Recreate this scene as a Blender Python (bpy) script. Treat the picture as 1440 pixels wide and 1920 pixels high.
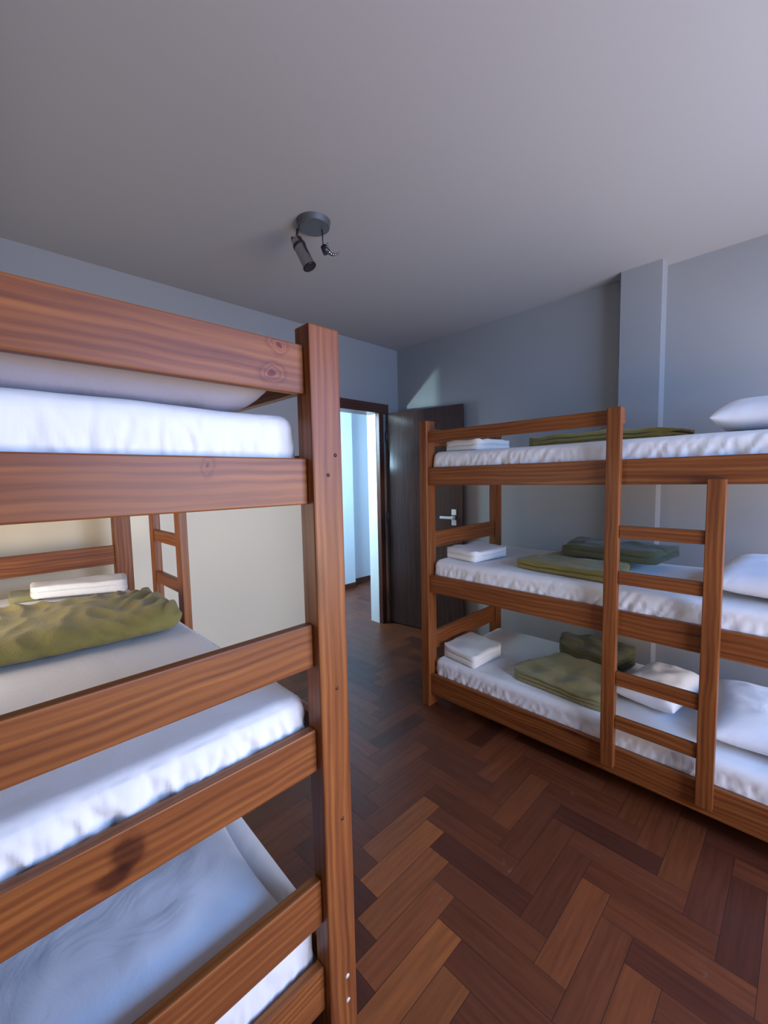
import bpy, bmesh, math, random
from mathutils import Vector, Matrix, noise
S = bpy.context.scene
for o in list(bpy.data.objects): bpy.data.objects.remove(o)
COL = S.collection
random.seed(7)

# ------------------------------------------------------------------ camera
EYE = Vector((0, 0, 1.42))
Rr = Vector((0.710858, -0.703046, -0.020185))      # image right in world axes
Rd = Vector((-0.070168, -0.042333, -0.996637))     # image down
Rf = Vector((0.699827, 0.709884, -0.079424))       # view direction
cam = bpy.data.objects.new('camera', bpy.data.cameras.new('camera')); COL.objects.link(cam)
cam.matrix_world = Matrix(((Rr.x, -Rd.x, -Rf.x, EYE.x), (Rr.y, -Rd.y, -Rf.y, EYE.y),
                           (Rr.z, -Rd.z, -Rf.z, EYE.z), (0, 0, 0, 1)))
cam.data.sensor_width = 36; cam.data.sensor_fit = 'AUTO'; cam.data.lens = 788 / 1920 * 36
cam.data.clip_start = .02
S.camera = cam
S.view_settings.view_transform = 'Standard'; S.view_settings.look = 'None'
S.view_settings.gamma = 1; S.view_settings.use_curve_mapping = False
S.view_settings.exposure = 0.0

# ------------------------------------------------------------------ world and lights
w = bpy.data.worlds.new('world'); S.world = w; w.use_nodes = True
w.node_tree.nodes['Background'].inputs[0].default_value = (.5, .65, 1, 1)
w.node_tree.nodes['Background'].inputs[1].default_value = .6

def area(name, loc, target, sx, sy, power, color, spread=180):
    l = bpy.data.lights.new(name, 'AREA'); l.shape = 'RECTANGLE'; l.size = sx; l.size_y = sy
    l.energy = power; l.color = color; l.spread = math.radians(spread)
    o = bpy.data.objects.new(name, l); COL.objects.link(o); o.location = loc
    o.rotation_euler = (Vector(target) - Vector(loc)).to_track_quat('-Z', 'Y').to_euler()
    return o
YB = -1.3      # the window wall, behind the camera
area('window_skylight', (1.55, YB - .30, 1.95), (1.45, 1.3, .60), 2.2, 1.3, 145, (.22, .46, 1.0))
area('window_ground_bounce', (1.55, YB - .30, .85), (1.35, 1.6, 1.8), 2.2, 1.0, 80, (1.0, .82, .66))
area('side_fill_light', (-.47, 1.92, 1.16), (1.8, 2.1, .95), .85, .58, 11, (1.0, .90, .78))  # added fill light, out of view, to brighten the left bunk
area('hall_daylight', (2.1, 3.55, 1.9), (3.7, 4.3, 1.0), .6, .8, 70, (.50, .78, 1.0))
sl = bpy.data.lights.new('hall_spot', 'SPOT'); sl.energy = 100; sl.color = (.55, .85, 1.0); sl.spot_size = math.radians(34); sl.spot_blend = 1; sl.shadow_soft_size = .03
so = bpy.data.objects.new('hall_spot', sl); COL.objects.link(so); so.location = (1.30, 3.45, 1.60)
so.rotation_euler = (Vector((3.08, 2.66, 2.22)) - Vector(so.location)).to_track_quat('-Z', 'Y').to_euler()

# ------------------------------------------------------------------ materials
def mat(name):
    m = bpy.data.materials.new(name); m.use_nodes = True
    nt = m.node_tree; b = nt.nodes['Principled BSDF']
    return m, nt, b
def N(nt, t, **k):
    n = nt.nodes.new(t)
    for a, v in k.items(): setattr(n, a, v)
    return n
def ramp(nt, stops):
    r = N(nt, 'ShaderNodeValToRGB'); e = r.color_ramp.elements
    while len(e) < len(stops): e.new(.5)
    for x, (p, c) in zip(e, stops): x.position = p; x.color = (*c, 1)
    return r
def bump(nt, b, h, strength, dist=.01):
    n = N(nt, 'ShaderNodeBump'); n.inputs['Strength'].default_value = strength; n.inputs['Distance'].default_value = dist
    nt.links.new(h, n.inputs['Height']); nt.links.new(n.outputs[0], b.inputs['Normal']); return n
def mixc(nt, f, a, b, mode='MIX'):
    m = N(nt, 'ShaderNodeMix', data_type='RGBA', blend_type=mode)
    for s, v in ((0, f), (6, a), (7, b)):
        if hasattr(v, 'links'): nt.links.new(v, m.inputs[s])
        else: m.inputs[s].default_value = v if s == 0 else (*v, 1)
    return m.outputs[2]

def wood_base(name, light, mid, dark, rough=.42, knots=True):
    m, nt, b = mat(name)
    uv = N(nt, 'ShaderNodeUVMap')
    mp = N(nt, 'ShaderNodeMapping'); mp.inputs['Scale'].default_value = (1.1, 30, 1); nt.links.new(uv.outputs[0], mp.inputs[0])
    # slow waviness of the grain
    n0 = N(nt, 'ShaderNodeTexNoise'); n0.inputs['Scale'].default_value = 3.0; nt.links.new(uv.outputs[0], n0.inputs['Vector'])
    add = N(nt, 'ShaderNodeVectorMath', operation='MULTIPLY_ADD'); add.inputs[1].default_value = (.0, 1.0, 0)
    nt.links.new(n0.outputs['Color'], add.inputs[0]); nt.links.new(mp.outputs[0], add.inputs[2])
    n1 = N(nt, 'ShaderNodeTexNoise'); n1.inputs['Scale'].default_value = 1.6; n1.inputs['Detail'].default_value = 6; n1.inputs['Roughness'].default_value = .6
    nt.links.new(add.outputs[0], n1.inputs['Vector'])
    wv = N(nt, 'ShaderNodeTexWave', wave_type='BANDS', bands_direction='Y'); wv.inputs['Scale'].default_value = .55
    wv.inputs['Distortion'].default_value = 7; wv.inputs['Detail'].default_value = 3; wv.inputs['Detail Scale'].default_value = .6
    nt.links.new(add.outputs[0], wv.inputs['Vector'])
    mm = N(nt, 'ShaderNodeMath', operation='MULTIPLY_ADD'); mm.inputs[1].default_value = .16
    nt.links.new(wv.outputs['Fac'], mm.inputs[0]); nt.links.new(n1.outputs['Fac'], mm.inputs[2])
    r = ramp(nt, [(.34, dark), (.56, mid), (.80, light)]); nt.links.new(mm.outputs[0], r.inputs[0])
    col = r.outputs[0]
    h = mm.outputs[0]
    if knots:
        mk = N(nt, 'ShaderNodeMapping'); mk.inputs['Scale'].default_value = (1.6, 5.5, 1); nt.links.new(uv.outputs[0], mk.inputs[0])
        vo = N(nt, 'ShaderNodeTexVoronoi'); vo.inputs['Scale'].default_value = 1.0; nt.links.new(mk.outputs[0], vo.inputs['Vector'])
        kr = ramp(nt, [(0.03, (1, 1, 1)), (.10, (.35, .35, .35)), (.17, (0, 0, 0))]); nt.links.new(vo.outputs['Distance'], kr.inputs[0])
        col = mixc(nt, kr.outputs[0], col, tuple(c * .55 for c in dark))
    nt.links.new(col, b.inputs['Base Color'])
    b.inputs['Roughness'].default_value = rough; b.inputs['Specular IOR Level'].default_value = .35
    bump(nt, b, h, .12, .003)
    return m
def wood(name, light, mid, dark, rough=.42, knots=True, marks=()):
    m = wood_base(name, light, mid, dark, rough, knots); nt = m.node_tree; b = nt.nodes['Principled BSDF']
    if not marks: return m
    uv = N(nt, 'ShaderNodeUVMap'); col = b.inputs['Base Color'].links[0].from_socket
    nz = N(nt, 'ShaderNodeTexNoise'); nz.inputs['Scale'].default_value = 28; nz.inputs['Detail'].default_value = 3; nt.links.new(uv.outputs[0], nz.inputs['Vector'])
    wp = N(nt, 'ShaderNodeVectorMath', operation='MULTIPLY_ADD'); wp.inputs[1].default_value = (.03, .03, 0)
    nt.links.new(nz.outputs['Color'], wp.inputs[0]); nt.links.new(uv.outputs[0], wp.inputs[2])
    for (u, v, sx, sy, kind) in marks:
        mp = N(nt, 'ShaderNodeMapping', vector_type='POINT'); mp.inputs['Location'].default_value = (-(u + .015) * sx, -(v + .015) * sy, 0); mp.inputs['Scale'].default_value = (sx, sy, 0)
        nt.links.new(wp.outputs[0], mp.inputs[0])
        ln = N(nt, 'ShaderNodeVectorMath', operation='LENGTH'); nt.links.new(mp.outputs[0], ln.inputs[0])
        if kind == 'swirl': rr_ = ramp(nt, [(0, (.45, .12, .05)), (.18, (.55, .2, .08)), (.3, (1.2, 1.25, 1.2)), (.42, (.72, .58, .5)), (.55, (1.15, 1.15, 1.1)), (.72, (.75, .62, .55)), (1, (1, 1, 1))])
        else: rr_ = ramp(nt, [(0, (.32, .25, .25)), (.55, (.42, .33, .32)), (.8, (.8, .75, .75)), (1, (1, 1, 1))])
        nt.links.new(ln.outputs['Value'], rr_.inputs[0])
        col = mixc(nt, 1.0, col, rr_.outputs[0], 'MULTIPLY')
    nt.links.new(col, b.inputs['Base Color'])
    return m
W_BUNK = wood('stained_pine', (.31, .104, .024), (.205, .060, .015), (.12, .031, .009))
K = lambda X, Z: (.187 - X + 23.3, Z + 21.7)
W_MARKED = wood('stained_pine_with_knots', (.31, .104, .024), (.205, .060, .015), (.12, .031, .009), .42, False,
    [(*K(.462, 1.640), 26, 34, 'swirl'), (*K(.478, 1.700), 30, 40, 'swirl'), (*K(.318, 1.447), 60, 45, 'swirl'), (*K(.150, .795), 28, 22, 'burn'), (*K(.125, .765), 26, 40, 'burn')])
W_SLAT = wood('raw_pine', (.42, .27, .14), (.36, .22, .11), (.28, .16, .08), .6, False)
W_FRAME = wood('door_frame_wood', (.12, .042, .026), (.085, .030, .02), (.045, .016, .012), .35, False)
W_DOOR = wood('door_wood', (.075, .042, .034), (.055, .030, .025), (.036, .019, .016), .22, False)

def plaster(name, c, b_=.08):
    m, nt, b = mat(name)
    tc = N(nt, 'ShaderNodeTexCoord')
    n = N(nt, 'ShaderNodeTexNoise'); n.inputs['Scale'].default_value = 1.2; n.inputs['Detail'].default_value = 3
    nt.links.new(tc.outputs['Object'], n.inputs['Vector'])
    nt.links.new(mixc(nt, n.outputs['Fac'], tuple(x * .96 for x in c), tuple(min(1, x * 1.04) for x in c)), b.inputs['Base Color'])
    n2 = N(nt, 'ShaderNodeTexNoise'); n2.inputs['Scale'].default_value = 60; n2.inputs['Detail'].default_value = 3
    nt.links.new(tc.outputs['Object'], n2.inputs['Vector'])
    bump(nt, b, n2.outputs['Fac'], b_, .002)
    b.inputs['Roughness'].default_value = .85
    return m
M_WALL = plaster('grey_wall_paint', (.33, .32, .305))
M_CREAM = plaster('cream_lower_wall', (.92, .83, .61))  # cream tone for the lower part of the door wall
M_CEIL = plaster('ceiling_paint', (.46, .435, .42), .12)
M_HALL = plaster('hall_wall_paint', (.66, .74, .84))
M_HWHITE = plaster('hall_white_paint', (.85, .88, .86))

def cloth(name, c, c2=None, wr=.5, scale=9, fine=.25, rough=.9):
    m, nt, b = mat(name)
    tc = N(nt, 'ShaderNodeTexCoord')
    n = N(nt, 'ShaderNodeTexNoise'); n.inputs['Scale'].default_value = scale; n.inputs['Detail'].default_value = 4; n.inputs['Distortion'].default_value = 1.2
    nt.links.new(tc.outputs['Object'], n.inputs['Vector'])
    nt.links.new(mixc(nt, n.outputs['Fac'], c, c2 or c), b.inputs['Base Color'])
    n2 = N(nt, 'ShaderNodeTexNoise'); n2.inputs['Scale'].default_value = 260; nt.links.new(tc.outputs['Object'], n2.inputs['Vector'])
    ad = N(nt, 'ShaderNodeMath', operation='MULTIPLY_ADD'); ad.inputs[1].default_value = fine * .2
    nt.links.new(n2.outputs['Fac'], ad.inputs[0]); nt.links.new(n.outputs['Fac'], ad.inputs[2])
    bump(nt, b, ad.outputs[0], wr, .012)
    b.inputs['Roughness'].default_value = rough
    try: b.inputs['Sheen Weight'].default_value = .15
    except Exception: pass
    return m
M_SHEET = cloth('white_sheet', (.80, .79, .78), wr=.35, scale=6)
M_PILLOW = cloth('white_pillowcase', (.82, .82, .84), wr=.4, scale=7)
M_TOWEL = cloth('white_towel', (.84, .82, .77), wr=.3, scale=14, fine=2.0)
M_BLANKET = cloth('olive_fleece', (.20, .165, .036), (.31, .255, .07), wr=.6, scale=10, fine=1.5)
M_BLANKET2 = cloth('grey_green_fleece', (.24, .22, .09), (.34, .31, .15), wr=.5, scale=9, fine=1.5)

def plain(name, c, rough=.5, metal=0):
    m, nt, b = mat(name)
    tc = N(nt, 'ShaderNodeTexCoord'); n = N(nt, 'ShaderNodeTexNoise'); n.inputs['Scale'].default_value = 25
    nt.links.new(tc.outputs['Object'], n.inputs['Vector'])
    nt.links.new(mixc(nt, n.outputs['Fac'], tuple(x * .9 for x in c), c), b.inputs['Base Color'])
    b.inputs['Roughness'].default_value = rough; b.inputs['Metallic'].default_value = metal
    return m
M_CHROME = plain('chrome', (.42, .40, .42), .16, 1)
M_STEEL = plain('aged_steel', (.16, .16, .16), .5, .6)
M_BLACK = plain('black_plastic', (.02, .018, .02), .4)
M_WHITEPL = plain('white_metal', (.86, .85, .82), .35)
M_SCREW = plain('pale_filler', (.75, .66, .6), .6)
M_DKGREEN = cloth('dark_green_fleece', (.055, .058, .025), (.10, .10, .04), wr=.6, scale=10, fine=1.5)
M_SHADECASE = cloth('shaded_pillowcase', (.34, .32, .37), wr=.4, scale=7)  # shade on the top left pillow is put into this colour

# floor: one tint per block comes from a colour attribute
def floor_mat():
    m, nt, b = mat('parquet')
    at = N(nt, 'ShaderNodeVertexColor'); at.layer_name = 'tint'
    uv = N(nt, 'ShaderNodeUVMap')
    mp = N(nt, 'ShaderNodeMapping'); mp.inputs['Scale'].default_value = (3, 45, 1); nt.links.new(uv.outputs[0], mp.inputs[0])
    n = N(nt, 'ShaderNodeTexNoise'); n.inputs['Scale'].default_value = 1.5; n.inputs['Detail'].default_value = 5; nt.links.new(mp.outputs[0], n.inputs['Vector'])
    r = ramp(nt, [(.3, (.72, .70, .70)), (.7, (1.12, 1.1, 1.08))]); nt.links.new(n.outputs['Fac'], r.inputs[0])
    c = mixc(nt, 1.0, at.outputs['Color'], r.outputs[0], 'MULTIPLY')
    # worn scuffs
    tc = N(nt, 'ShaderNodeTexCoord')
    s = N(nt, 'ShaderNodeTexNoise'); s.inputs['Scale'].default_value = 9; s.inputs['Detail'].default_value = 8; s.inputs['Roughness'].default_value = .75
    nt.links.new(tc.outputs['Object'], s.inputs['Vector'])
    sr = ramp(nt, [(.64, (0, 0, 0)), (.72, (.35, .35, .35))]); nt.links.new(s.outputs['Fac'], sr.inputs[0])
    c = mixc(nt, sr.outputs[0], c, (.22, .16, .13))
    nt.links.new(c, b.inputs['Base Color'])
    rr = N(nt, 'ShaderNodeMapRange'); rr.inputs['To Min'].default_value = .24; rr.inputs['To Max'].default_value = .5
    nt.links.new(s.outputs['Fac'], rr.inputs[0]); nt.links.new(rr.outputs[0], b.inputs['Roughness'])
    bump(nt, b, n.outputs['Fac'], .08, .002)
    return m
M_FLOOR = floor_mat()
M_GROUT = plain('parquet_joint', (.02, .009, .006), .7)

# ------------------------------------------------------------------ helpers
def link(name, me, parent=None, material=None, loc=None):
    o = bpy.data.objects.new(name, me); COL.objects.link(o)
    if material: me.materials.append(material)
    if parent: o.parent = parent
    if loc: o.location = loc
    return o
def tag(o, label=None, cat=None, group=None, kind=None):
    for k, v in (('label', label), ('category', cat), ('group', group), ('kind', kind)):
        if v: o[k] = v
    return o
def empty(name, loc, rz=0):
    o = bpy.data.objects.new(name, None); COL.objects.link(o); o.location = loc; o.rotation_euler = (0, 0, rz)
    o.empty_display_size = .1; return o
def bar(bm, x0, x1, y0, y1, z0, z1, bev=.003, off=None):
    """A board with its grain along its longest side (UVs in metres)."""
    lo = Vector((min(x0, x1), min(y0, y1), min(z0, z1))); hi = Vector((max(x0, x1), max(y0, y1), max(z0, z1)))
    uvl = bm.loops.layers.uv.verify()
    r = bmesh.ops.create_cube(bm, size=1)
    vs = r['verts']; d = hi - lo; c = (hi + lo) / 2
    for v in vs: v.co = Vector((v.co.x * d.x, v.co.y * d.y, v.co.z * d.z)) + c
    es = list({e for v in vs for e in v.link_edges})
    fs = {f for v in vs for f in v.link_faces}
    if bev:
        rb = bmesh.ops.bevel(bm, geom=es, offset=bev, segments=2, affect='EDGES', profile=.5)
        fs = set(rb['faces']) | {f for f in fs if f.is_valid}
        fs |= {f for v in rb['verts'] for f in v.link_faces}
    ax = max(range(3), key=lambda i: d[i]); oth = [i for i in range(3) if i != ax]
    if off is None: off = (random.uniform(0, 50), random.uniform(0, 50))
    for f in fs:
        nrm = f.normal; na = max(range(3), key=lambda i: abs(nrm[i]))
        va = oth[0] if na == oth[1] else oth[1]
        if na == ax: ua, va = oth
        else: ua = ax
        for l in f.loops: l[uvl].uv = (l.vert.co[ua] + off[0] + na * 3.3, l.vert.co[va] + off[1] + na * 1.7)
    return fs
def box(name, x0, x1, y0, y1, z0, z1, material, parent=None, bev=.003, off=None):
    bm = bmesh.new(); bar(bm, x0, x1, y0, y1, z0, z1, bev, off); bm.normal_update()
    me = bpy.data.meshes.new(name); bm.to_mesh(me); bm.free()
    return link(name, me, parent, material)
def finish(name, bm, material, parent=None, smooth=True, sub=0):
    bm.normal_update(); me = bpy.data.meshes.new(name); bm.to_mesh(me); bm.free()
    if smooth:
        for p in me.polygons: p.use_smooth = True
    o = link(name, me, parent, material)
    if sub:
        md = o.modifiers.new('sub', 'SUBSURF'); md.levels = sub; md.render_levels = sub
    return o
def cyl(bm, p0, p1, r0, r1=None, seg=24, cap=True):
    p0, p1 = Vector(p0), Vector(p1); r1 = r0 if r1 is None else r1
    d = p1 - p0; q = d.to_track_quat('Z', 'Y').to_matrix().to_4x4()
    r = bmesh.ops.create_cone(bm, cap_ends=cap, segments=seg, radius1=r0, radius2=r1, depth=d.length)
    M = Matrix.Translation((p0 + p1) / 2) @ q
    bmesh.ops.transform(bm, matrix=M, verts=r['verts'])
def fold_noise(p, s, seed=0): return noise.noise(Vector((p[0] * s[0] + seed, p[1] * s[1] + seed * .7, p[2] * s[2] + seed * .3)))
def rbox_grid(bm, lo, hi, r, n, disp=None, mp=None):
    """Rounded box as an even lattice, optionally displaced; mp maps the point afterwards."""
    lo, hi = Vector(lo), Vector(hi); nx, ny, nz = n; V = {}
    def sp(t):  # a little denser near the rounded ends
        return .5 - .5 * math.cos(math.pi * t) if False else t
    def vert(i, j, k):
        key = (i, j, k)
        if key in V: return V[key]
        p = Vector((lo.x + (hi.x - lo.x) * sp(i / nx), lo.y + (hi.y - lo.y) * sp(j / ny), lo.z + (hi.z - lo.z) * sp(k / nz)))
        q = Vector([min(max(p[a], lo[a] + min(r, (hi[a] - lo[a]) / 2 * .98)), hi[a] - min(r, (hi[a] - lo[a]) / 2 * .98)) for a in range(3)])
        d = p - q
        if d.length > 1e-9:
            rr = min(r, (hi.z - lo.z) / 2 * .98)
            nn = d.normalized(); p = q + Vector((nn.x * r, nn.y * r, nn.z * rr))
        else: nn = Vector((0, 0, 1))
        if disp: p = p + disp(p, nn)
        if mp: p = mp(p)
        V[key] = bm.verts.new(p); return V[key]
    def quad(a, b, c, d):
        try: bm.faces.new((vert(*a), vert(*b), vert(*c), vert(*d)))
        except ValueError: pass
    for i in range(nx):
        for j in range(ny):
            quad((i, j, nz), (i + 1, j, nz), (i + 1, j + 1, nz), (i, j + 1, nz))
            quad((i, j, 0), (i, j + 1, 0), (i + 1, j + 1, 0), (i + 1, j, 0))
    for i in range(nx):
        for k in range(nz):
            quad((i, 0, k), (i + 1, 0, k), (i + 1, 0, k + 1), (i, 0, k + 1))
            quad((i, ny, k), (i, ny, k + 1), (i + 1, ny, k + 1), (i + 1, ny, k))
    for j in range(ny):
        for k in range(nz):
            quad((0, j, k), (0, j, k + 1), (0, j + 1, k + 1), (0, j + 1, k))
            quad((nx, j, k), (nx, j + 1, k), (nx, j + 1, k + 1), (nx, j, k + 1))

# ------------------------------------------------------------------ the room
XW, YD, ZC, XL, WT = 3.08, 2.897, 2.66, -.34, .14
def wall(name, parts, material, parent=None):
    bm = bmesh.new()
    for p in parts: bar(bm, *p, bev=0)
    bm.normal_update(); me = bpy.data.meshes.new(name); bm.to_mesh(me); bm.free()
    return tag(link(name, me, parent, material), kind='structure')
OX0, OX1, OZ = 1.98, 2.80, 2.04       # door opening
wall('wall_right', [(XW, XW + .12, YB, YD, 0, ZC)], M_WALL)
pil = wall('trim_1', [(2.96, XW, .655, .875, 0, ZC)], M_WALL)
SY0, SY1, SZ0, SZ1 = 1.49, 2.35, .86, 1.46       # unseen opening added for the side fill, beyond the left bunk
wall('wall_left', [(XL - .12, XL, YB, SY0, 0, ZC), (XL - .12, XL, SY1, YD, 0, ZC), (XL - .12, XL, SY0, SY1, 0, SZ0), (XL - .12, XL, SY0, SY1, SZ1, ZC)], M_WALL)
CREAM_TOP = 1.50  # cream below this height, grey above
wall('wall_front', [(XL - .12, OX0 - .005, YD, YD + WT, CREAM_TOP, ZC), (OX0 - .005, OX1 + .005, YD, YD + WT, OZ + .005, ZC),
                    (OX1 + .005, XW + .12, YD, YD + WT, 0, ZC)], M_WALL)
wall('wall_front_lower', [(XL - .12, OX0 - .005, YD, YD + WT, 0, CREAM_TOP)], M_CREAM)
WX0, WX1, WZ0, WZ1 = .40, 2.75, .45, 2.25
wall('wall_back', [(XL - .12, WX0, YB - .14, YB, 0, ZC), (WX1, XW + .12, YB - .14, YB, 0, ZC),
                   (WX0, WX1, YB - .14, YB, 0, WZ0), (WX0, WX1, YB - .14, YB, WZ1, ZC)], M_WALL)
wf = tag(empty('window_1', (WX0, YB, WZ0)), kind='structure')
fr = bmesh.new()
for a in ((0, .05, -.1, -.04, 0, 1.8), (2.3, 2.35, -.1, -.04, 0, 1.8), (.05, 2.3, -.1, -.04, 0, .05), (.05, 2.3, -.1, -.04, 1.75, 1.8), (1.16, 1.19, -.1, -.04, .05, 1.75)):
    bar(fr, *a)
finish('window_frame', fr, W_FRAME, wf, False)
sf = tag(empty('fill_opening', (XL, SY0, SZ0)), kind='structure')  # added opening, never in view, dressed round the side fill
fr = bmesh.new()
for a in ((-.09, -.04, 0, .04, 0, .6), (-.09, -.04, .82, .86, 0, .6), (-.09, -.04, .04, .82, 0, .04), (-.09, -.04, .04, .82, .56, .6)):
    bar(fr, *a)
finish('window_frame', fr, W_FRAME, sf, False)  # frame of the added side opening
wall('ceiling', [(XL - .12, XW + .12, YB - .14, YD + WT, ZC, ZC + .1)], M_CEIL)

# parquet: herringbone blocks as real quads over a dark bed
PW, PL, GAP = .093, .372, .0007
def parquet(name, x0, x1, y0, y1):
    bm = bmesh.new(); uvl = bm.loops.layers.uv.verify(); cl = bm.loops.layers.float_color.new('tint')
    rnd = random.Random(11)
    H = [(.130, .037, .013), (.115, .032, .012), (.150, .043, .014), (.105, .029, .011), (.130, .037, .014)]
    O = [(.23, .070, .020), (.20, .058, .018), (.26, .080, .021)]  # orange blocks: a spot of reflected light painted into the tint
    D = [(.105, .029, .012), (.085, .023, .011), (.125, .035, .013), (.075, .020, .010), (.140, .039, .014)]
    def plank(ax, ay, horiz, lit=False):
        a0, b0 = ax, ay
        a1, b1 = (ax + PL, ay + PW) if horiz else (ax + PW, ay + PL)
        a0, b0, a1, b1 = max(a0 + GAP, x0), max(b0 + GAP, y0), min(a1 - GAP, x1), min(b1 - GAP, y1)
        if a1 - a0 < .002 or b1 - b0 < .002: 
            return
        vs = [bm.verts.new((x, y, 0)) for x, y in ((a0, b0), (a1, b0), (a1, b1), (a0, b1))]
        f = bm.faces.new(vs)
        pal = (H if rnd.random() < .72 else D) if horiz else (D if rnd.random() < .75 else H)  # direction bias paints in how the blocks reflect; the rest is random tone
        c = rnd.choice(O if lit and .45 < ay < 1.15 else pal); k = rnd.uniform(.8, 1.15)
        ou, ov = rnd.uniform(0, 40), rnd.uniform(0, 40)
        for l in f.loops:
            u, v = (l.vert.co.x, l.vert.co.y) if horiz else (l.vert.co.y, l.vert.co.x)
            l[uvl].uv = (u + ou, v + ov); l[cl] = (c[0] * k, c[1] * k, c[2] * k, 1)
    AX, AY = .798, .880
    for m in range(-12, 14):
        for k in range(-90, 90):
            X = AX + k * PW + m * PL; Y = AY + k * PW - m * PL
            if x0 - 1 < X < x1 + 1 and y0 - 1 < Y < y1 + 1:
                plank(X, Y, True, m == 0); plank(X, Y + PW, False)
    bm.normal_update(); me = bpy.data.meshes.new(name); bm.to_mesh(me); bm.free()
    return link(name, me, None, M_FLOOR)
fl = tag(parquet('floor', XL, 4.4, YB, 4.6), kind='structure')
bed = box('floor_bed', XL - .12, 4.5, YB - .14, 4.7, -.05, -.0006, M_GROUT, fl, 0)

# hall beyond the doorway
wall('wall_hall', [(3.55, 4.5, 4.30, 4.40, 0, ZC), (1.2, 3.55, 4.16, 4.40, 0, ZC)], M_HALL)
wall('wall_hall_right', [(2.985, 4.5, 3.20, 3.225, 0, ZC)], M_HWHITE)
wall('wall_hall_left', [(1.08, 1.2, YD + WT, 4.40, 0, ZC)], M_HALL)
wall('ceiling_hall', [(1.08, 4.5, YD + WT, 4.40, ZC, ZC + .1)], M_CEIL)
tag(box('baseboard_hall', 3.55, 4.4, 4.285, 4.30, 0, .07, W_FRAME), kind='structure')
tag(box('baseboard_hall_left', 1.2, 3.55, 4.145, 4.16, 0, .07, W_FRAME), kind='structure')

# door frame and open leaf
dfr = tag(empty('door_1', (OX1, YD, 0)), kind='structure')
ox, oy = OX1, YD
def dbox(name, x0, x1, y0, y1, z0, z1, m, **k): return box(name, x0 - ox, x1 - ox, y0 - oy, y1 - oy, z0, z1, m, dfr, **k)
dbox('door_head', OX0 - .06, OX1 + .13, YD - .015, YD + WT + .01, OZ - .005, OZ + .085, W_FRAME)
dbox('door_jamb', OX0 - .06, OX0 + .01, YD - .015, YD + WT + .01, 0, OZ - .007, W_FRAME)
dbox('door_jamb', OX1, OX1 + .06, YD - .015, YD + .03, 0, OZ - .007, W_FRAME)
dbox('door_reveal', OX1 - .004, OX1 + .0049, YD + .031, YD + WT + .01, 0, OZ - .007, M_HWHITE, bev=0)
hinge = Vector((2.885, 2.865)); free = Vector((3.005, 2.085))
leafe = empty('door_leaf_pivot', (0, 0, 0))
bpy.data.objects.remove(leafe)
LW = (free - hinge).length
bm = bmesh.new(); bar(bm, 0, LW, 0, .035, .008, 2.035, .002, (3.2, 4.4)); 
leaf = finish('door_leaf', bm, W_DOOR, dfr, False)
ang = math.atan2(free.y - hinge.y, free.x - hinge.x)
W_DOOR.node_tree.nodes['Principled BSDF'].inputs['Roughness'].default_value = .17
leaf.location = (hinge.x - ox, hinge.y - oy, 0); leaf.rotation_euler = (0, 0, ang)
# the face towards the room is local -y
bm = bmesh.new()
bar(bm, LW - .105, LW - .06, -.008, 0, 1.09, 1.14, .003); bar(bm, LW - .105, LW - .06, -.008, 0, 1.00, 1.05, .003)
bar(bm, LW - .095, LW - .07, -.045, -.001, 1.055, 1.083, .004); bar(bm, LW - .20, LW - .07, -.05, -.034, 1.058, 1.080, .005)
finish('door_handle', bm, M_WHITEPL, leaf, False)
for z in (.25, 1.05, 1.82):
    bm = bmesh.new(); cyl(bm, (-.004, .002, z - .045), (-.004, .002, z + .045), .008); finish('hinge', bm, M_STEEL, leaf)

# ------------------------------------------------------------------ triple bunk beds
ZS = [(1.374, 1.480), (.722, .830), (.080, .207)]          # side boards
ZE = [(1.608, 1.712), (1.366, 1.468), (.990, 1.091), (.738, .840), (.347, .462), (.120, .234)]   # end boards
ZR = [(1.150, 1.202), (.952, 1.006), (.505, .566), (.310, .365)]    # rungs
HW, HL = .433, .95
def make_bunk(loc, rz, label, marked=False):
    root = tag(empty('triple_bunk_bed', loc, rz), label, 'bunk bed', 'triple bunk beds')
    P = lambda n, *a, m=W_BUNK, **k: box(n, *a, m, root, **k)
    for sx in (-1, 1):
        for sy in (-1, 1):
            zt = 1.755
            P('post', sx * HW, sx * (HW - .082), sy * HL, sy * (HL - .055), 0, zt, bev=.004)
    for sx in (-1, 1):                                      # long boards, set back from the post face
        for z0, z1 in ZS:
            P('side_rail', sx * (HW - .018), sx * (HW - .043), -HL + .0555, HL - .0555, z0, z1)
    P('guard_rail', -HW + .018, -HW + .043, -.152, HL - .0555, 1.628, 1.692)
    for sy in (-1, 1):
        for i, (z0, z1) in enumerate(ZE):
            hit = marked and sy > 0
            P('end_rail', -HW + .0825, HW - .0825, sy * (HL - .022), sy * (HL - .047), z0, z1, m=W_MARKED if hit else W_BUNK, off=(20, 20) if hit else None)
    # ladder: a tall stile that also ends the guard rail, a short one, four rungs
    P('ladder_stile', -HW - .016, -HW + .0175, -.152, -.097, .125, 1.697)
    P('ladder_stile', -HW - .016, -HW + .0175, -.500, -.444, .125, 1.394)
    for z0, z1 in ZR: P('ladder_rung', -HW - .008, -HW + .014, -.4435, -.1525, z0, z1)
    for z0, z1 in ZS:
        bm = bmesh.new()
        for k in range(12):
            y = -HL + .09 + k * (2 * HL - .22) / 11
            bar(bm, -HW + .044, HW - .044, y, y + .07, z1 - .075, z1 - .06, .001)
        bm.normal_update(); me = bpy.data.meshes.new('slat_base'); bm.to_mesh(me); bm.free()
        link('slat_base', me, root, W_SLAT)
        # cleat boards the slats rest on
    return root
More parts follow.
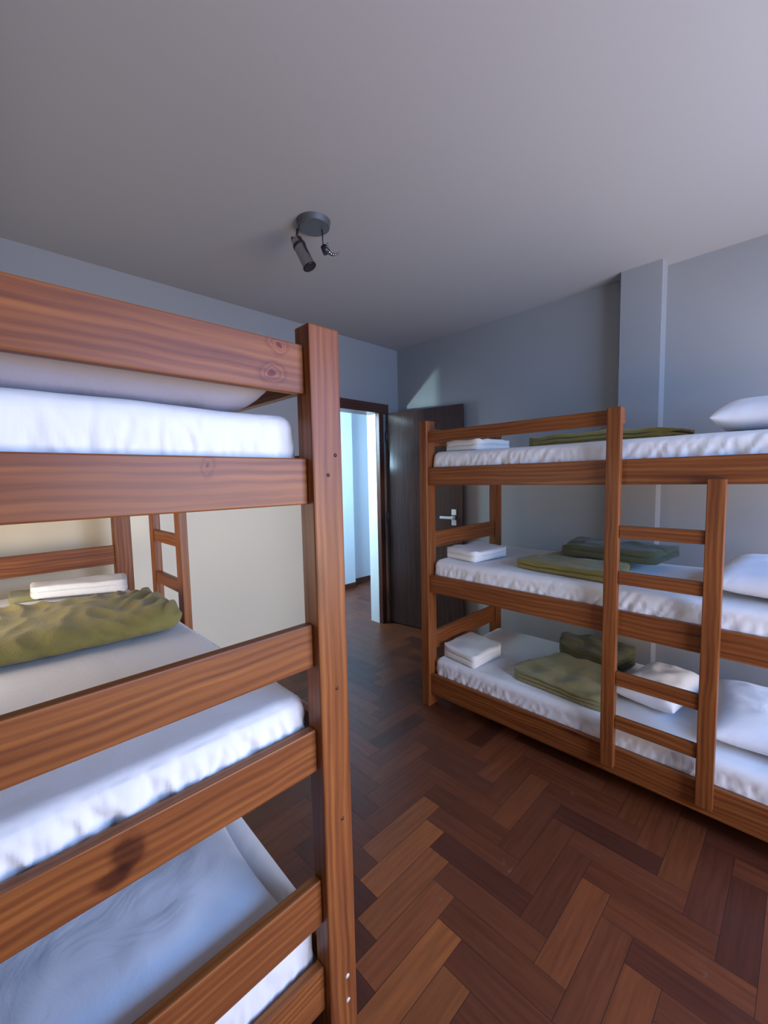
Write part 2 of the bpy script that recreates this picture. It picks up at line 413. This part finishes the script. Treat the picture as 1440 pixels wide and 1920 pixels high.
BR = make_bunk((1.944 + HW, .71, 0), 0, 'triple wooden bunk bed with three made beds, standing by the open dark door')
BL = make_bunk((.62 - HW, 1.713, 0), math.pi, 'triple wooden bunk bed at left, its tall post and end boards right before the viewer', True)
# filler dabs low on the near post
for z in (.18, .114):
    bm = bmesh.new(); cyl(bm, (-.403, .950, z - 0), (-.403, .9515, z), .006, seg=12); finish('filler_dab', bm, M_SCREW, BL)
for x, z in ((.585, .93), (.60, 1.475), (.578, 1.43), (.59, .60)):
    bm = bmesh.new(); cyl(bm, (-(x - .187), .9495, z), (-(x - .187), .9506, z), .0045, seg=12); finish('screw_plug', bm, W_FRAME, BL)

# ------------------------------------------------------------------ mattresses
def mattress(x0, x1, y0, y1, z0, z1, label, seed, wr=1.0, near='y0'):
    cx, cy = (x0 + x1) / 2, (y0 + y1) / 2
    bm = bmesh.new()
    def disp(p, n):
        side = 1 - abs(n.z)
        t = (z1 - (p.z + z0)) / (z1 - z0)
        d = .0035 * fold_noise(p, (4, 4, 4), seed)
        if side > .3:    # gathered sheet: slanting folds that deepen towards the lower edge
            s = (p.x + p.y) * 26 + p.z * 14
            f = 1 - 3.0 * abs(noise.noise(Vector((s, p.z * 7, seed)))) + .7 * (1 - 3.2 * abs(noise.noise(Vector((s * 2.1 - p.z * 30, p.z * 16, seed + 5)))))
            amp = .0050 * wr * max(0, min(1, t * 1.6)) * (.4 + .6 * max(0, noise.noise(Vector((p.x * 3, p.y * 3, seed + 9))) + .5))
            d += amp * f
        v = n * d
        if n.z > .5: v.z += .004 * noise.noise(Vector((p.x * 3 + seed, p.y * 2.2, 0))) + .0022 * abs(noise.noise(Vector((p.x * 11, p.y * 3.1, seed))))
        return v
    rbox_grid(bm, (x0 - cx, y0 - cy, 0), (x1 - cx, y1 - cy, z1 - z0), .035, (140, 190, 22), disp)
    o = finish('mattress', bm, M_SHEET); o.location = (cx, cy, z0)
    return tag(o, label, 'mattress', 'mattresses on the bunks')
LX0, LX1, LY0, LY1 = -.185, .545, .825, 2.60
mattress(LX0, LX1, LY0, LY1, 1.421, 1.566, 'top mattress under a white fitted sheet on the near left bunk', 1.3)
mattress(LX0, LX1, LY0, LY1, .771, .905, 'middle mattress of the near left bunk, white sheet gathered in wrinkles on its end', 4.1, 1.7)
mlb = mattress(LX0, LX1, LY0, LY1, .148, .320, 'lowest mattress of the near left bunk, its sheet corner pulled into a point', 8.6)
RX0, RX1, RY0, RY1 = 1.995, 2.765, -.18, 1.60
mattress(RX0, RX1, RY0, RY1, 1.421, 1.568, 'top mattress with white sheet on the bunk beside the open door', 2.7, 1.7)
mattress(RX0, RX1, RY0, RY1, .771, .918, 'middle mattress with white sheet on the bunk beside the open door', 5.2, 1.7)
mattress(RX0, RX1, RY0, RY1, .148, .300, 'lowest mattress with white sheet on the bunk beside the open door', 9.9, 1.7)
# loose sheet corner on the lowest left mattress
bm = bmesh.new()
pts = []
cx, cy = (LX0 + LX1) / 2, (LY0 + LY1) / 2
n = 14
for i in range(n + 1):
    t = i / n; y = .872 + t * (1.27 - .872)
    tip = .026 * (t ** 1.2)
    pts.append([Vector((.50 - .05 * t, y, .322)), Vector((.525 - .02 * t, y, .330 + tip * .6)), Vector((.551, y, .318 + tip))])
V = [[bm.verts.new(p - Vector((cx, cy, .148))) for p in r] for r in pts]
for i in range(n):
    for j in range(2): bm.faces.new((V[i][j], V[i + 1][j], V[i + 1][j + 1], V[i][j + 1]))
fl_ = finish('sheet_flap', bm, M_SHEET, mlb)
md = fl_.modifiers.new('thick', 'SOLIDIFY'); md.thickness = .003

# ------------------------------------------------------------------ pillows
def pillow(c, lx, ly, h, rot, label, seed, tilt=(0, 0), pw=3.2, m=None):
    m = m or M_PILLOW
    bm = bmesh.new(); n = 34
    def pt(u, v, s):
        a = abs(u); b = abs(v)
        prof = max(0, (1 - a ** pw)) ** .5 * max(0, (1 - b ** pw)) ** .5
        px = u * lx / 2 * (1 - .05 * (1 - abs(v) ** 2) * a ** 4); py = v * ly / 2 * (1 - .06 * (1 - abs(u) ** 2) * b ** 4)
        w_ = noise.noise(Vector((u * 2.2 + seed, v * 2.2, s))) * .10 + noise.noise(Vector((u * 7 + seed, v * 2.5, s))) * .05
        up = h * .62 if s > 0 else -h * .38
        return Vector((px, py, up * prof * (1 + w_) + h * .38))
    g = {}
    for s in (1, -1):
        for i in range(n + 1):
            for j in range(n + 1):
                edge = i in (0, n) or j in (0, n)
                k = (i, j, 0 if edge else s)
                if k not in g: g[k] = bm.verts.new(pt(-1 + 2 * i / n, -1 + 2 * j / n, s))
    for s in (1, -1):
        for i in range(n):
            for j in range(n):
                q = []
                for a, b in ((i, j), (i + 1, j), (i + 1, j + 1), (i, j + 1)):
                    e = a in (0, n) or b in (0, n); q.append(g[(a, b, 0 if e else s)])
                if s < 0: q.reverse()
                bm.faces.new(q)
    o = finish('pillow', bm, m, None, True, 1); o.location = c; o.rotation_euler = (tilt[0], tilt[1], rot)
    return tag(o, label, 'pillow', 'pillows on the bunks')
pillow((.155, 1.09, 1.569), .70, .46, .15, 0, 'pillow with painted-in shade on the top bed of the near left bunk', 1, pw=6, m=M_SHADECASE)
pillow((.165, 1.055, .322), .66, .44, .115, -.03, 'big white pillow on the lowest bed of the near left bunk', 2)
pillow((2.36, .08, 1.574), .62, .44, .14, .03, 'white pillow rising above the top bed beside the grey wall', 3)
pillow((2.36, .05, .925), .62, .44, .13, -.05, 'white pillow on the middle bed of the right bunk', 4)
pillow((2.37, .065, .307), .60, .44, .125, .08, 'bluish white pillow at the picture edge on the lowest right bed', 5)
pillow((2.40, .48, .307), .46, .27, .12, -.15, 'smaller white pillow behind the ladder on the lowest right bed', 6)

# ------------------------------------------------------------------ folded towels and blankets
def folded(name, cs, z, layers, th, material, label, cat, group, seed, r=.012, wr=.004, sag=.0, seams=False, top=None):
    """Stack of cloth layers folded over each other on the outline cs (four corners, world xy)."""
    c0 = sum((Vector(c) for c in cs), Vector((0, 0))) / 4
    C4 = [Vector(c) - c0 for c in cs]
    bm = bmesh.new()
    rnd = random.Random(seed)
    for L in range(layers):
        ins = .0 if L == 0 else rnd.uniform(-.012, .012)
        z0 = L * th * .94
        def mp(p, L=L, z0=z0, ins=ins):
            u, v = p.x, p.y
            a = C4[0].lerp(C4[1], u); b = C4[3].lerp(C4[2], u); q = a.lerp(b, v)
            lump = wr * 2.2 * noise.noise(Vector((q.x * 9 + seed, q.y * 9, 1.7))) + wr * .9 * noise.noise(Vector((q.x * 24 + seed, q.y * 14, L * .5)))
            edge = .012 * noise.noise(Vector((q.x * 6, q.y * 6, L * 3.1 + seed)))
            k = z0 / (layers * th)
            q = q * (1 + ins + edge)
            zz = z0 + p.z * th
            f = max(0, min(1, zz / (layers * th)))
            return Vector((q.x, q.y, zz + (lump + wr * 2.2 + sag * (1 - (2 * u - 1) ** 2)) * f))
        rx = .03
        V = {}
        n_ = (30, 24, 4)
        # rounded slab in unit coordinates
        nx, ny, nz = n_
        def vert(i, j, k):
            if (i, j, k) in V: return V[(i, j, k)]
            u, v, w_ = i / nx, j / ny, k / nz
            bul = math.sin(math.pi * w_) * .012
            if i == 0: u -= bul
            if i == nx: u += bul
            if j == 0: v -= bul
            if j == ny: v += bul
            # round corners
            cu, cv = (u - .5), (v - .5)
            m_ = (abs(2 * cu) ** 7 + abs(2 * cv) ** 7) ** (1 / 7)
            if m_ > 1: cu, cv = cu / m_, cv / m_
            edgef = max(abs(2 * cu), abs(2 * cv))
            if edgef > .93: w_ = .5 + (w_ - .5) * math.sqrt(max(.15, 1 - ((edgef - .93) / .075) ** 2))
            V[(i, j, k)] = bm.verts.new(mp(Vector((cu + .5, cv + .5, w_)))); return V[(i, j, k)]
        def quad(*q):
            try: bm.faces.new([vert(*a) for a in q])
            except ValueError: pass
        for i in range(nx):
            for j in range(ny):
                quad((i, j, nz), (i + 1, j, nz), (i + 1, j + 1, nz), (i, j + 1, nz)); quad((i, j, 0), (i, j + 1, 0), (i + 1, j + 1, 0), (i + 1, j, 0))
        for i in range(nx):
            for k in range(nz):
                quad((i, 0, k), (i + 1, 0, k), (i + 1, 0, k + 1), (i, 0, k + 1)); quad((i, ny, k), (i, ny, k + 1), (i + 1, ny, k + 1), (i + 1, ny, k))
        for j in range(ny):
            for k in range(nz):
                quad((0, j, k), (0, j, k + 1), (0, j + 1, k + 1), (0, j + 1, k)); quad((nx, j, k), (nx, j + 1, k), (nx, j + 1, k + 1), (nx, j, k + 1))
    bmesh.ops.recalc_face_normals(bm, faces=bm.faces)
    o = finish(name, bm, material); o.location = (c0.x, c0.y, z)
    return tag(o, label, cat, group)
TG, BG = 'folded towels on the bunks', 'green blankets on the bunks'
folded('towel', [(2.04, 1.31), (2.35, 1.27), (2.41, 1.54), (2.06, 1.57)], 1.572, 2, .027, M_TOWEL, 'folded white towel on the top bed by the door', 'towel', TG, 3)
folded('towel', [(2.05, 1.34), (2.37, 1.30), (2.43, 1.57), (2.09, 1.59)], .922, 2, .028, M_TOWEL, 'folded white towel on the middle bed by the door', 'towel', TG, 5)
folded('towel', [(2.01, 1.32), (2.31, 1.30), (2.37, 1.58), (2.05, 1.59)], .304, 2, .034, M_TOWEL, 'thick folded white towel on the lowest bed by the door', 'towel', TG, 8)
folded('towel', [(.16, 2.36), (.495, 2.20), (.535, 2.40), (.17, 2.50)], .925, 2, .024, M_TOWEL, 'long cream towel behind the green blanket on the left bunk', 'towel', TG, 12, wr=.003)
folded('washcloth', [(.09, 2.42), (.20, 2.40), (.21, 2.56), (.10, 2.57)], .906, 1, .02, M_BLANKET2, 'dark green cloth end poking out beside the long cream towel', 'cloth', None, 13)
def bundle(cs, z, h, material, label, seed):
    c0 = sum((Vector(c) for c in cs), Vector((0, 0))) / 4; C4 = [Vector(c) - c0 for c in cs]
    bm = bmesh.new()
    def mp(p):
        u, v = p.x / 1.0, p.y / .6
        q = C4[0].lerp(C4[1], u).lerp(C4[3].lerp(C4[2], u), v); zz = p.z * h / .16; f = min(1, zz / h * 1.3)
        big = noise.noise(Vector((q.x * 5 + seed, q.y * 5, 0))) * .016 + .008 * (1 - 3 * abs(noise.noise(Vector((q.x * 13 + zz * 10, q.y * 6, seed)))))
        end = .016 * (1 - 3 * abs(noise.noise(Vector((q.x * 20 - q.y * 14, zz * 5, seed + 3))))) * max(0, (u - .72) / .28)
        out = .010 * (1 - 3 * abs(noise.noise(Vector((q.x * 11, zz * 9 + q.x * 4, seed + 7))))) * (1 - v) * min(1, zz / .02)
        return Vector((q.x, q.y - out, max(zz * .15, zz + (big + end) * f - .012 * f * (1 - u))))
    rbox_grid(bm, (0, 0, 0), (1, .6, .16), .09, (110, 60, 16), None, mp)
    bmesh.ops.recalc_face_normals(bm, faces=bm.faces)
    o = finish('blanket', bm, material); o.location = (c0.x, c0.y, z)
    return tag(o, label, 'blanket', BG)
bundle([(-.20, 1.56), (.51, 1.50), (.53, 1.93), (-.18, 2.16)], .9075, .085, M_BLANKET, 'thick rumpled olive blanket on the middle bed of the left bunk', 21)
folded('blanket', [(2.28, .46), (2.62, .40), (2.66, 1.14), (2.32, 1.18)], 1.572, 3, .017, M_BLANKET, 'olive blanket lying flat on the top bed of the right bunk', 'blanket', BG, 24, wr=.007)
b = folded('blanket', [(2.03, .55), (2.52, .66), (2.56, 1.00), (2.10, 1.15)], .921, 2, .018, M_BLANKET, 'olive blanket folded in a wedge on the middle bed of the right bunk', 'blanket', BG, 27, wr=.007)
def blanket_top(parent, cs, z, layers, th, m, seed, wr):
    o = folded('blanket_fold', cs, z, layers, th, m, None, None, None, seed, wr=wr)
    o.location = o.location - parent.location; o.parent = parent
blanket_top(b, [(2.33, .50), (2.70, .46), (2.68, 1.02), (2.34, .98)], .972, 2, .022, M_DKGREEN, 31, .008)
b = folded('blanket', [(2.03, .60), (2.44, .66), (2.48, 1.02), (2.07, 1.14)], .303, 3, .014, M_BLANKET2, 'grey green blanket on the lowest bed of the right bunk, left of the ladder', 'blanket', BG, 33, wr=.008)
blanket_top(b, [(2.44, .70), (2.72, .66), (2.70, 1.10), (2.46, 1.02)], .305, 4, .022, M_DKGREEN, 36, .010)

# ------------------------------------------------------------------ ceiling spotlight
lp = tag(empty('ceiling_spotlight', (1.275, 1.738, ZC)), 'small grey ceiling spotlight with one tilted can and one bare holder', 'ceiling light')
bm = bmesh.new(); cyl(bm, (0, 0, -.026), (0, 0, 0), .076, .082, 48); cyl(bm, (0, 0, -.030), (0, 0, -.026), .066, .076, 48)
finish('mounting_plate', bm, M_STEEL, lp, False)
def onz_(u, v, d):     # keep arms roughly on the view direction offsets
    return Vector((u, v, d))
A = Vector((-.055, .055, -.03))
bm = bmesh.new(); cyl(bm, A, A + Vector((-.004, .006, -.05)), .006)
B = A + Vector((-.004, .006, -.05)); cyl(bm, B + Vector((-.016, .016, 0)), B + Vector((.016, -.016, 0)), .014)
finish('arm', bm, M_BLACK, lp)
d = Vector((.03, -.055, -.13)).normalized()
bm = bmesh.new(); cyl(bm, B + d * .0, B + d * .03, .026, .030); cyl(bm, B + d * .03, B + d * .145, .030, .030); cyl(bm, B + d * .145, B + d * .150, .033, .033)
can = finish('spot_can', bm, M_CHROME, lp, False)
bm = bmesh.new(); cyl(bm, B + d * .028, B + d * .042, .0315); finish('dark_band', bm, M_BLACK, can, False)
bm = bmesh.new(); cyl(bm, B + d * .150, B + d * .152, .026); finish('bulb_face', bm, M_BLACK, can, False)
A2 = Vector((.035, -.020, -.03))
bm = bmesh.new(); cyl(bm, A2, A2 + Vector((.004, .0, -.075)), .003); cyl(bm, A2 + Vector((.004, 0, -.075)), A2 + Vector((.016, -.012, -.105)), .014, .020)
finish('arm', bm, M_BLACK, lp)
bm = bmesh.new(); prev = None
for k in range(11):
    a = math.radians(150 + k * 17); c = A2 + Vector((.040, -.040, -.082))
    p = c + Vector((.707, -.707, 0)) * (.036 * math.cos(a)) + Vector((0, 0, .036)) * math.sin(a)
    if prev: cyl(bm, prev, p, .003 + .0016 * min(k, 10 - k), None, 8)
    prev = p
finish('bare_holder', bm, M_CHROME, lp)
